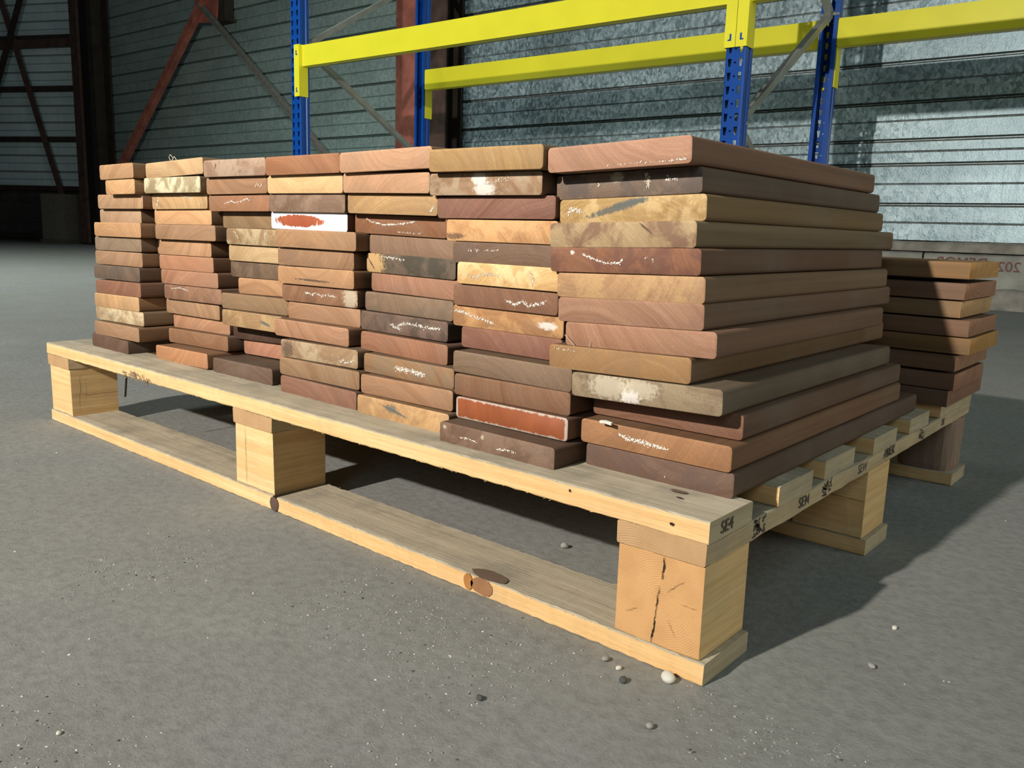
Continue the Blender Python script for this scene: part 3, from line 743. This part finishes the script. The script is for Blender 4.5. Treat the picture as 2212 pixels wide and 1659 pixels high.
# stamps on the board ends along the right side
def on_side(x, y, z, s=1): return Matrix.Translation(onpal(x,y,z)) @ Matrix.Rotation(math.radians(90),4,'Z') @ Matrix.Rotation(math.radians(90),4,'X')
xe = -.0045+.0006
text_mesh('stamp', 'SE4', .014, INK, pal, on_side(-.0035+.0007,.026,.1205), bold=.0001)
text_mesh('stamp', 'SEM', .0135, INK, pal, on_side(xe,.182,.1030), bold=.0002)
text_mesh('stamp', 'SEW', .0135, INK, pal, on_side(xe,.338,.1030), bold=.0002)
text_mesh('stamp', 'AMEK', .0145, INK, pal, on_side(xe,.428,.1040), bold=.0002)
text_mesh('stamp', 'SE', .0125, INK, pal, on_side(xe,.655,.1030), bold=.0002)
for yc in (.088,.238,.556):        # solid-looking brand blocks of tangled marks
    bm = bmesh.new()
    for i in range(34):
        a = Vector((0, random.uniform(-.011,.011), random.uniform(-.0065,.0065))); b = a+Vector((0, random.uniform(-.008,.008), random.uniform(-.006,.006)))
        b.y = max(-.012,min(.012,b.y)); b.z = max(-.0072,min(.0072,b.z))
        if (b-a).length > .001: bm_bar(bm, a, b, .0012, .0003, up=(1,0,0))
    link('stamp', bm_mesh('stamp', bm), INK, pal, onpal(xe-.0002,yc,.1035))

# ------------------------------------------------------------------ hardwood planks
T = .0213
def plank_mesh(w, l, t=T, r=.0035):
    P = []
    for cx, cz, a0 in ((w/2-r, r, -90), (w/2-r, t-r, 0), (-w/2+r, t-r, 90), (-w/2+r, r, 180)):
        for k in range(4):
            a = math.radians(a0+30*k); P.append((cx+r*math.cos(a), cz+r*math.sin(a)))
    n = len(P); e = .0007; V = []; Fc = []; mi = []; cxm, czm = 0, t/2
    for y, s in ((0, e), (e, 0), (l-e, 0), (l, e)):
        for x, z in P: V.append((x-(e if x > 0 else -e)*(s > 0), y, z-(e if z > czm else -e)*(s > 0)))
    for q in range(3):
        for i in range(n):
            a = q*n+i; b = q*n+(i+1)%n; Fc.append((a,b,b+n,a+n)); mi.append(0 if q != 1 else 1)
    Fc.append(tuple(range(n))[::-1]); mi.append(0); Fc.append(tuple(range(3*n,4*n))); mi.append(0)
    me = bpy.data.meshes.new('plank'); me.from_pydata(V, [], Fc)
    for p, m_ in zip(me.polygons, mi): p.material_index = m_
    bm = bmesh.new(); bm.from_mesh(me); bmesh.ops.recalc_face_normals(bm, faces=bm.faces[:]); bm.to_mesh(me); bm.free()
    for m_ in HW: me.materials.append(m_)
    for p in me.polygons: p.use_smooth = (p.material_index == 1)
    me.set_sharp_from_angle(angle=math.radians(40))
    return me
KT = (.99, 1.03, 1.01)
def mute(c):
    l = .35*c[0]+.5*c[1]+.15*c[2]
    return s2l(tuple(v*.68+l*b*.32 for v, b in zip(c, (1.13,.99,.82))))
def tone_words(rgb):
    r, g, b = rgb; L = .3*r+.59*g+.11*b
    red = (r-g)/max(r,1)
    if L < 100: base = 'dark brown' if red > .2 else 'dark grey-brown'
    elif L < 122: base = 'reddish-brown' if red > .31 else 'mid-brown'
    elif L < 145: base = 'light reddish-brown' if red > .29 else 'light brown'
    elif L < 165: base = 'orange-tan' if red > .26 else 'tan'
    else: base = 'pale tan'
    return base
ORD = ['top','second from top','third from top','fourth from top','fifth from top','sixth from top','seventh from top','seventh from bottom','sixth from bottom','fifth from bottom','fourth from bottom','third from bottom','second from bottom','bottom']
CN = {'A':'leftmost column','B':'second column from left','C':'third column from left','D':'middle (fourth) column','E':'third column from right','F':'second column from right','G':'rightmost column'}
def ordn(i, n):
    a = ['top','second from top','third from top','fourth from top','fifth from top','sixth from top','middle','sixth from bottom','fifth from bottom','fourth from bottom','third from bottom','second from bottom','bottom']
    if n == 13: return a[i]
    return ['top','second from top','third from top','fourth from top','fourth from bottom','third from bottom','second from bottom','bottom'][i]
# special looks: stain tone, stain amount, words
STAIN = {('A',5):((120,105,90),.7),('A',10):((215,200,165),.6),('A',7):((90,78,72),.6),('B',1):((218,212,180),.9),('B',8):((130,88,70),.7),('C',0):((190,165,150),.6),('C',4):((205,190,155),.55),
 ('C',6):((95,75,62),.8),('C',9):((205,165,105),.5),('D',2):((170,140,125),.4),('D',7):((120,75,55),.5),('D',10):((205,185,155),.5),('D',5):((145,108,88),.6),('E',5):((72,68,60),.9),('E',7):((115,98,84),.7),('E',8):((85,68,64),.8),('E',10):((135,118,98),.6),
 ('E',12):((215,165,110),.6),('F',1):((190,170,150),.5),('F',3):((235,175,115),.6),('F',4):((110,86,78),.7),('F',5):((250,215,160),.6),('F',7):((215,155,95),.7),('F',8):((140,84,74),.7),('F',12):((150,120,105),.45),
 ('G',1):((95,85,85),.85),('G',2):((215,180,125),.7),('G',3):((125,82,70),.8),('G',4):((115,70,62),.8),('G',5):((205,160,105),.6),('G',8):((150,110,75),.6),('G',9):((170,150,120),.45),('G',12):((105,80,76),.7),('F',11):((190,90,45),.6)}
def add_wood_props(o, rgb, st=None, amt=0.0, seed=None):
    o['wood_tone'] = [min(.95, v*k) for v, k in zip(mute(rgb), KT)]
    o['stain_tone'] = [min(.95, v*k) for v, k in zip(mute(st or rgb), KT)]
    rr = random
    o['grain'] = [rr.choice((-1,1))*rr.uniform(.0,.09), rr.choice((-1,1))*rr.uniform(.03,.11), amt]
main = {}
for c in 'ABCDEFG':
    n = 13
    for i, (xl, xr, y, z, tilt, rgb) in enumerate(PLANKS[c]):
        wd = xr-xl-.0008
        if c == 'G': ln = FAR[i]-y
        else: ln = .445+random.uniform(-.02,.04)
        ln = min(ln, .600-y)
        me = plank_mesh(wd, ln)
        zc = z+.0001
        st, amt = STAIN.get((c,i), (None, 0))
        pos = 'the ' + ordn(i,n) + ' one'
        lab = '%s hardwood plank end, %s, %s' % (tone_words(rgb), ordn(i,n), CN[c])
        o = link('hardwood_plank', me, HW, None, ((xl+xr)/2, y, zc), (0,-tilt,0), label=lab, cat='plank', group='hardwood planks in the main stack')
        if (c, i) == ('D', 3): rgb = (150,75,50)
        add_wood_props(o, rgb, st, amt)
        main[c,i] = o; o['wide'] = wd
# white-painted and waxed ends
def painted(nm, red, white, kind):
    t = NT(nm); tc = t.coords(rnd=False); s3 = t.n.new('ShaderNodeSeparateXYZ'); t.set(s3,0,tc)
    X, Z = s3.outputs[0], t.math('SUBTRACT', s3.outputs[2], T/2)
    nz = t.noise(t.coords((1,1,.35), rnd=False), 170, 5, .7)
    if kind == 'smear':
        ex = t.math('ABSOLUTE', t.math('DIVIDE', t.math('ADD', X, .018), .050)); ez = t.math('ABSOLUTE', t.math('DIVIDE', Z, .0075))
        d = t.math('ADD', t.math('MULTIPLY', ex, ex), t.math('MULTIPLY', ez, ez))
        mk = t.rng(t.math('ADD', d, t.math('MULTIPLY', t.math('SUBTRACT', nz, .5), 2.2)), .85, 1.05)
    else:
        ex = t.rng(t.math('ABSOLUTE', X), .0635, .0675); ez = t.rng(t.math('ABSOLUTE', Z), .0068, .0098)
        mx = t.math('MAXIMUM', ex, ez); mk = t.rng(t.math('ADD', mx, t.math('MULTIPLY', t.math('SUBTRACT', nz, .5), 2.4)), .55, .95, 0, .85)
    c = t.mix(t.rng(t.noise(t.coords((60,1,30), rnd=False), 1, 3), .3, .7), tuple(v*.75 for v in red), red)
    c = t.mix(mk, c, white); t.bump(nz, .3, .0005)
    return t.fin(c, .6, 0, .3)
D4 = main['D',3]; D4.data.materials[0] = painted('white_painted_end', (.42,.11,.05), (.84,.84,.84), 'smear')
D4['label'] = 'plank with a white-painted end smeared red-brown in its centre, middle column'
F12 = main['F',11]; F12.data.materials[0] = painted('chestnut_end_with_waxed_rim', (.33,.095,.035), (.52,.44,.37), 'rim')
F12['label'] = 'plank with a bright chestnut end and ragged whitish rim, near the front bottom'
main['B',1]['label'] = 'plank with a mouldy pale grey-cream end, second from top, second column from left'
main['D',1]['label'] = 'pale yellow-tan plank end, second from top in the middle column'
main['E',5]['label'] = 'dark grey plank end with a yellow left corner, sixth from top, third column from right'
main['G',2]['label'] = 'yellowish plank end with a blue-grey streak, third from top in the rightmost column'
main['G',9]['label'] = 'brown plank end blotched with pale cream patches, rightmost column, fourth from bottom'
main['G',1]['label'] = 'grey-brown plank end with cream drips, second from top in the rightmost column'
main['G',4]['label'] = 'reddish plank end with a curved chalk stroke, fifth from top in the rightmost column'
main['F',1]['label'] = 'brown plank end with a white splash, second from top in the second column from right'
main['F',12]['label'] = 'dark dusty plank standing furthest forward at the foot, second column from right'
main['C',12]['label'] = 'dark brown plank standing forward on the pallet edge, bottom of the third column from left'

# marks on the ends: flakes scattered along a stroke, in fractions of the end (u to the right, v upwards)
def mark(c, i, pts, wd, mat, dens=1.0, nm='chalk_mark', size=.0007):
    dens *= 2.0
    o = main[c,i]; W = o['wide']; V = []; Fc = []
    P = [Vector(((u-.5)*W, -.0004, v*T)) for u, v in pts]
    L = sum((b-a).length for a, b in zip(P[:-1], P[1:])) or .001
    for a, b in zip(P[:-1], P[1:]):
        n = max(2, int((b-a).length/.0011*dens*max(1, wd/.0012)))
        for k in range(n):
            p = a.lerp(b, random.random())+Vector((random.gauss(0,wd*.5),0,random.gauss(0,wd*.5)))
            s = size*random.uniform(.35,1.0); ang = random.uniform(0,3.14)
            if abs(p.x) > W/2-.003 or not (.0025 < p.z < T-.0025): continue
            m_ = random.choice((3,4,5)); base = len(V)
            st = random.uniform(1.0,2.2)
            for q in range(m_):
                al = 6.2832*q/m_; dx = s*st*math.cos(al); dz = s*math.sin(al)*.8
                V.append(p+Vector((dx*math.cos(ang)-dz*math.sin(ang), -random.uniform(0,.0002), dx*math.sin(ang)+dz*math.cos(ang))))
            Fc.append(tuple(range(base, base+m_)))
    if not Fc: return
    link(nm, mesh(nm, V, Fc), mat, o)
SPOT = {'CREAM':(.60,.53,.40), 'CHALK':(.80,.76,.70), 'GREYST':(.11,.12,.11), 'BROWNST':(.10,.06,.045), 'YELWOOD':(.66,.42,.18), 'DARK':(.04,.025,.02)}
def spot(c, i, u, v, rx, rz, tone, amt=.72, ang=0.0):
    o = main[c,i]; W = o['wide']
    for k in 'abc':
        if 'spot_%s_place' % k not in o:
            o['spot_%s_place' % k] = [(u-.5)*W, v*T, ang]; o['spot_%s_size' % k] = [rx, rz, amt]; o['spot_%s_tone' % k] = [*SPOT[tone]]
            return
Z1 = .0009
mark('C',2,[(.28,.45),(.40,.6),(.47,.5),(.58,.6),(.66,.75),(.70,.65)],Z1,CHALK)
mark('C',1,[(.82,.35),(.86,.6),(.90,.35),(.94,.6)],Z1,CHALK,.8)
mark('B',2,[(.10,.25),(.14,.75)],.0018,CHALK,1.4); mark('B',2,[(.55,.85),(.75,.65)],.0012,CHALK); mark('B',2,[(.87,.5),(.88,.25)],Z1,CHALK)
mark('A',10,[(.1,.8),(.3,.55),(.6,.6)],.0025,CREAM,.7); mark('A',0,[(.08,.65),(.09,.62)],Z1,CHALK)
mark('B',8,[(.15,.75),(.3,.85),(.45,.7)],Z1,CHALK)
mark('D',7,[(.33,.62),(.42,.5),(.46,.6),(.56,.48),(.62,.58),(.74,.5)],.0013,CHALK,1.1); spot('D',7,.92,.5,0.0127,0.0119,'CREAM',.6)
mark('D',10,[(.77,.5),(.80,.25),(.84,.4),(.86,.2),(.97,.45)],.0012,CHALK,1.2); spot('D',10,.10,.5,0.0109,0.0089,'BROWNST')
mark('E',3,[(.14,.80),(.20,.62),(.35,.5),(.52,.58),(.68,.72)],.0009,CHALK,1.2); mark('E',3,[(.5,.15),(.75,.15)],Z1,CREAM,.6)
mark('E',2,[(.94,.2),(.97,.45)],.0016,CHALK,1.4)
mark('E',5,[(.12,.92),(.3,.85),(.46,.75)],.0014,CHALK,1.0); spot('E',5,.09,.42,0.0163,0.0149,'YELWOOD'); spot('E',5,0.060,0.450,0.0095,0.0010,'BROWNST',.9,-0.834)
mark('E',8,[(.36,.50),(.44,.35),(.50,.60),(.60,.65),(.75,.60),(.93,.62)],.0018,CHALK,1.1); mark('E',8,[(.44,.35),(.50,.28)],.0015,CHALK)
mark('E',10,[(.38,.50),(.50,.52),(.60,.48),(.70,.42)],.0026,CHALK,1.6)
spot('E',12,.40,.62,0.0091,0.0045,'GREYST'); spot('E',12,0.425,0.550,0.0203,0.0016,'GREYST',.9,-0.197)
spot('F',1,.47,.72,0.0091,0.0060,'CHALK'); spot('F',1,.52,.25,0.0127,0.0066,'CHALK'); mark('F',1,[(.55,.5),(.65,.65),(.74,.8)],.0022,CREAM,.6)
mark('F',4,[(.15,.6),(.45,.66)],.0012,CHALK,.4)
mark('F',5,[(.10,.45),(.20,.35),(.30,.55),(.42,.50)],.0016,CREAM,1.3); mark('F',5,[(.72,.75),(.76,.45),(.74,.15)],.0016,CREAM,1.3)
mark('F',6,[(.53,.45),(.62,.30),(.68,.48),(.74,.30),(.85,.45),(.90,.55)],.0017,CHALK,1.3)
mark('F',7,[(.02,.72),(.10,.70),(.18,.55),(.30,.45),(.40,.30)],.0014,CHALK,1.4); spot('F',7,.87,.5,0.0109,0.0036,'CHALK')
spot('F',3,.08,.22,0.0145,0.0030,'BROWNST')
mark('F',12,[(.20,.48),(.28,.50),(.36,.42)],Z1,CHALK,.9); mark('F',12,[(.53,.35),(.62,.42),(.70,.42)],.0009,CHALK,1.1); spot('F',12,.05,.78,0.0022,0.0018,'CREAM',.6); spot('F',12,.40,.72,0.0018,0.0021,'CREAM',.6)
spot('G',1,.45,.80,0.0063,0.0042,'CREAM',.6); mark('G',1,[(.64,.95),(.66,.6),(.655,.35)],.0026,CREAM,1.6,'cream_drip'); mark('G',1,[(.32,.55),(.315,.45)],.0007,CREAM,1.4,'cream_drip'); mark('G',1,[(.78,.6),(.85,.55)],.0022,CHALK,.7)
mark('G',2,[(.06,.40),(.10,.62),(.14,.55),(.18,.45)],.0022,CHALK,1.2); spot('G',2,0.420,0.580,0.0293,0.0029,'GREYST',.9,0.209); spot('G',2,0.510,0.790,0.0178,0.0026,'GREYST',.9,0.172)
spot('G',3,0.680,0.750,0.0079,0.0009,'BROWNST',.9,-0.633)
mark('G',4,[(.24,.74),(.33,.52),(.42,.38),(.50,.42),(.52,.58)],.0009,CHALK,1.5); spot('G',4,.165,.80,0.0022,0.0018,'CHALK'); mark('G',4,[(.66,.65),(.67,.6)],.0012,CREAM,2); mark('G',4,[(.71,.6),(.71,.5)],.0012,CREAM,2)
spot('G',9,.28,.55,0.0217,0.0104,'CREAM',.6); spot('G',9,.48,.62,0.0181,0.0075,'CREAM',.6); spot('G',9,.42,.25,0.0091,0.0054,'CHALK'); spot('G',9,.13,.80,0.0036,0.0027,'CREAM',.6)
spot('G',9,.84,.50,0.0127,0.0036,'CHALK')
mark('G',11,[(.28,.62),(.34,.52),(.42,.50),(.52,.46),(.60,.42)],.0020,CHALK,1.6)
mark('G',12,[(.56,.30),(.57,.34)],.0012,CHALK,1.2); mark('G',8,[(.02,.85),(.20,.80)],Z1,CREAM,.5)
spot('D',6,0.480,0.295,0.0319,0.0012,'BROWNST',.9,-0.018)
spot('C',9,0.730,0.450,0.0114,0.0021,'GREYST',.9,-0.207); mark('C',4,[(.15,.8),(.22,.45)],.0022,CREAM,1.2); mark('C',4,[(.72,.85),(.70,.4)],.0022,CREAM,.9)
mark('G',0,[(.42,.08),(.75,.10),(.98,.14)],.0012,CHALK,1.0)
spot('C',0,0.210,0.625,0.0044,0.0009,'DARK',.9,-1.942)
# a wisp of fibre caught on one end, a chip and a hair
def wire(nm, pts, r, mat, parent, **k):
    bm = bmesh.new()
    for a, b in zip(pts[:-1], pts[1:]): bm_bar(bm, a, b, r, r, up=(.3,1,.2))
    return link(nm, bm_mesh(nm, bm), mat, parent, **k)
g8 = main['G',7]; W8 = g8['wide']
pp = [Vector(((u-.5)*W8,-.003-.002*math.sin(u*30),v*T)) for u, v in ((.015,.45),(.05,.30),(.085,.05),(.11,-.15),(.15,-.30),(.18,-.20),(.19,.05),(.195,.25))]
wire('loose_thread', pp, .0004, CREAM, g8)
chip = empty('wood_chip', (-.139,.050,.1735), label='small pale wood splinter lying on the ledge near the right foot of the stack', cat='splinter')
wire('splinter', [Vector((0,0,0)), Vector((.006,-.002,.0012)), Vector((.013,-.002,.0004))], .0022, CHALK, chip)
tuft = empty('fibre_tuft', (-.905,.07,.4152), label='small tuft of torn wood fibre on top of the second column from left', cat='fibre')
wire('fibre', [Vector((0,0,0)), Vector((-.005,0,.005)), Vector((-.001,0,.009)), Vector((.007,0,.004)), Vector((.003,0,.0))], .0006, CREAM, tuft)
wire('fibre', [Vector((.004,0,0)), Vector((.010,0,.006)), Vector((.016,0,.001))], .0006, CREAM, tuft)

# low stack behind, laid crosswise
HS = [(2092,.0131,.2910,.170,(215,150,78)),(0,.0103,.2660,.180,(178,118,88)),(0,.0075,.2435,.176,(205,155,100)),(0,.0200,.2205,.160,(178,118,88)),(0,.0236,.1985,.165,(195,135,58)),(0,.0098,.1755,.180,(175,120,90)),(0,.0114,.1515,.163,(170,110,85)),(0,.0067,.1297,.188,(150,100,78))]
for i, (_, xr, z, dep, rgb) in enumerate(HS):
    me = plank_mesh(dep-.004, .50+random.uniform(-.02,.03), t=.0208, r=.0012)
    y0 = .6125+(.0,.002,.003,.0005,.001,.003,.002,.0)[i]
    lab = '%s crosswise plank, %s of the low stack at the far right' % (tone_words(rgb), ordn(i,8))
    o = link('crosswise_plank', me, HW, None, (xr, y0+dep/2, z+.0001+(.0012 if i == 0 else 0)), (0,0,math.radians(90)), label=lab, cat='plank', group='planks of the low crosswise stack')
    add_wood_props(o, rgb)

# ------------------------------------------------------------------ pebbles and grit
def pebble_mesh(seed, sub=2):
    bm = bmesh.new(); bmesh.ops.create_icosphere(bm, subdivisions=sub, radius=1); rr = random.Random(seed)
    d1 = Vector((rr.uniform(-1,1),rr.uniform(-1,1),rr.uniform(-1,1))).normalized(); d2 = Vector((rr.uniform(-1,1),rr.uniform(-1,1),rr.uniform(-1,1))).normalized()
    for v in bm.verts:
        k = 1+.22*v.co.dot(d1)-.18*abs(v.co.dot(d2))+rr.uniform(-.09,.09); v.co *= k; v.co.z *= .7
    return bm_mesh('pebble', bm, sub > 1)
PW = flat_mat('pebble_white', (.62,.60,.52), .6, var=.12, scale=150); PGy = flat_mat('pebble_grey', (.30,.29,.26), .85, var=.2, scale=300); PD = flat_mat('pebble_dark', (.07,.075,.07), .8, var=.2, scale=200)
PEB = [(-.0245,-.0115,.0062,PW,'smooth white pebble touching the near corner of the pallet'),
 (-.0005,-.0745,.0032,PGy,'crumbly pale grey crumb on the floor below the near pallet corner'),
 (-.047,-.037,.0036,PD,'dark grey pebble left of the white one near the pallet corner'),
 (-.282,-.350,.0020,PW,'small pale pebble at the bottom left of the floor'),
 (-.110,-.130,.0030,PD,'small dark pebble mid-floor, below the front board'),
 (-.075,-.020,.0034,PGy,'pale crumb beside the bottom board, left of the white pebble'),
 (-.060,-.024,.0026,PW,'tiny whitish chip beside the bottom board near the corner'),
 (-.245,.150,.0050,PGy,'flat grey pebble lying under the pallet between front blocks'),
 (.085,.120,.0034,PGy,'small grey pebble in the open floor on the right'),
 (.078,.205,.0030,PW,'small white pebble at the edge of the shadow on the right')]
for i, (x, y, r, mt, lab) in enumerate(PEB):
    o = link('pebble', pebble_mesh(i), mt, None, (x, y, r*.55), (0,0,random.uniform(0,6)), label=lab, cat='pebble'); o.scale = (r*1.15, r*.9, r)
def grit(name, n, region, smin, smax, mat, label):
    V = []; Fc = []
    F0 = [(0,1,2),(0,2,3),(0,3,4),(0,4,1),(5,2,1),(5,3,2),(5,4,3),(5,1,4)]
    k = 0
    while k < n:
        x, y = region()
        s = smin*(smax/smin)**(random.random()**2.2); a = random.uniform(0,6.28)
        b = len(V); P = [(0,0,.75),(1,0,.1),(0,.8,.15),(-.9,0,.1),(0,-.85,.1),(0,0,-.3)]
        for px, py, pz in P:
            px *= random.uniform(.6,1.2); py *= random.uniform(.6,1.2); pz *= random.uniform(.6,1.1)
            V.append((x+s*(px*math.cos(a)-py*math.sin(a)), y+s*(px*math.sin(a)+py*math.cos(a)), s*pz))
        Fc += [tuple(b+i for i in f) for f in F0]; k += 1
    link(name, mesh(name, V, Fc), mat, label=label, cat='grit', kind='stuff')
def region_near():
    while True:
        d = random.uniform(0,1)**.6*.55; x = random.uniform(-.75,.25); y = -random.uniform(0,.48)
        if math.sin(x*17+y*13)+math.sin(x*7.1-y*23+1)+math.sin(x*31+y*9)*.6+.9*(x > -.35)+random.uniform(-1.0,1.0) > 1.3: return x, y
def region_mid():
    while True:
        x = random.uniform(-2.2,.9); y = random.uniform(-.5,1.6)
        if not (-1.21 < x < .01 and -.01 < y < .80): return x, y
grit('pale_grit', 1500, region_near, .0003, .0014, PW, 'scattered pale grit on the concrete floor')
grit('grey_grit', 4200, region_near, .0003, .0019, PGy, 'grey sandy grit on the concrete floor')
grit('dark_grit', 700, region_near, .0004, .0018, PD, 'dark specks of grit on the concrete floor')
grit('scattered_grit', 900, region_mid, .0004, .0020, PW, 'sparse pale crumbs across the wider floor')
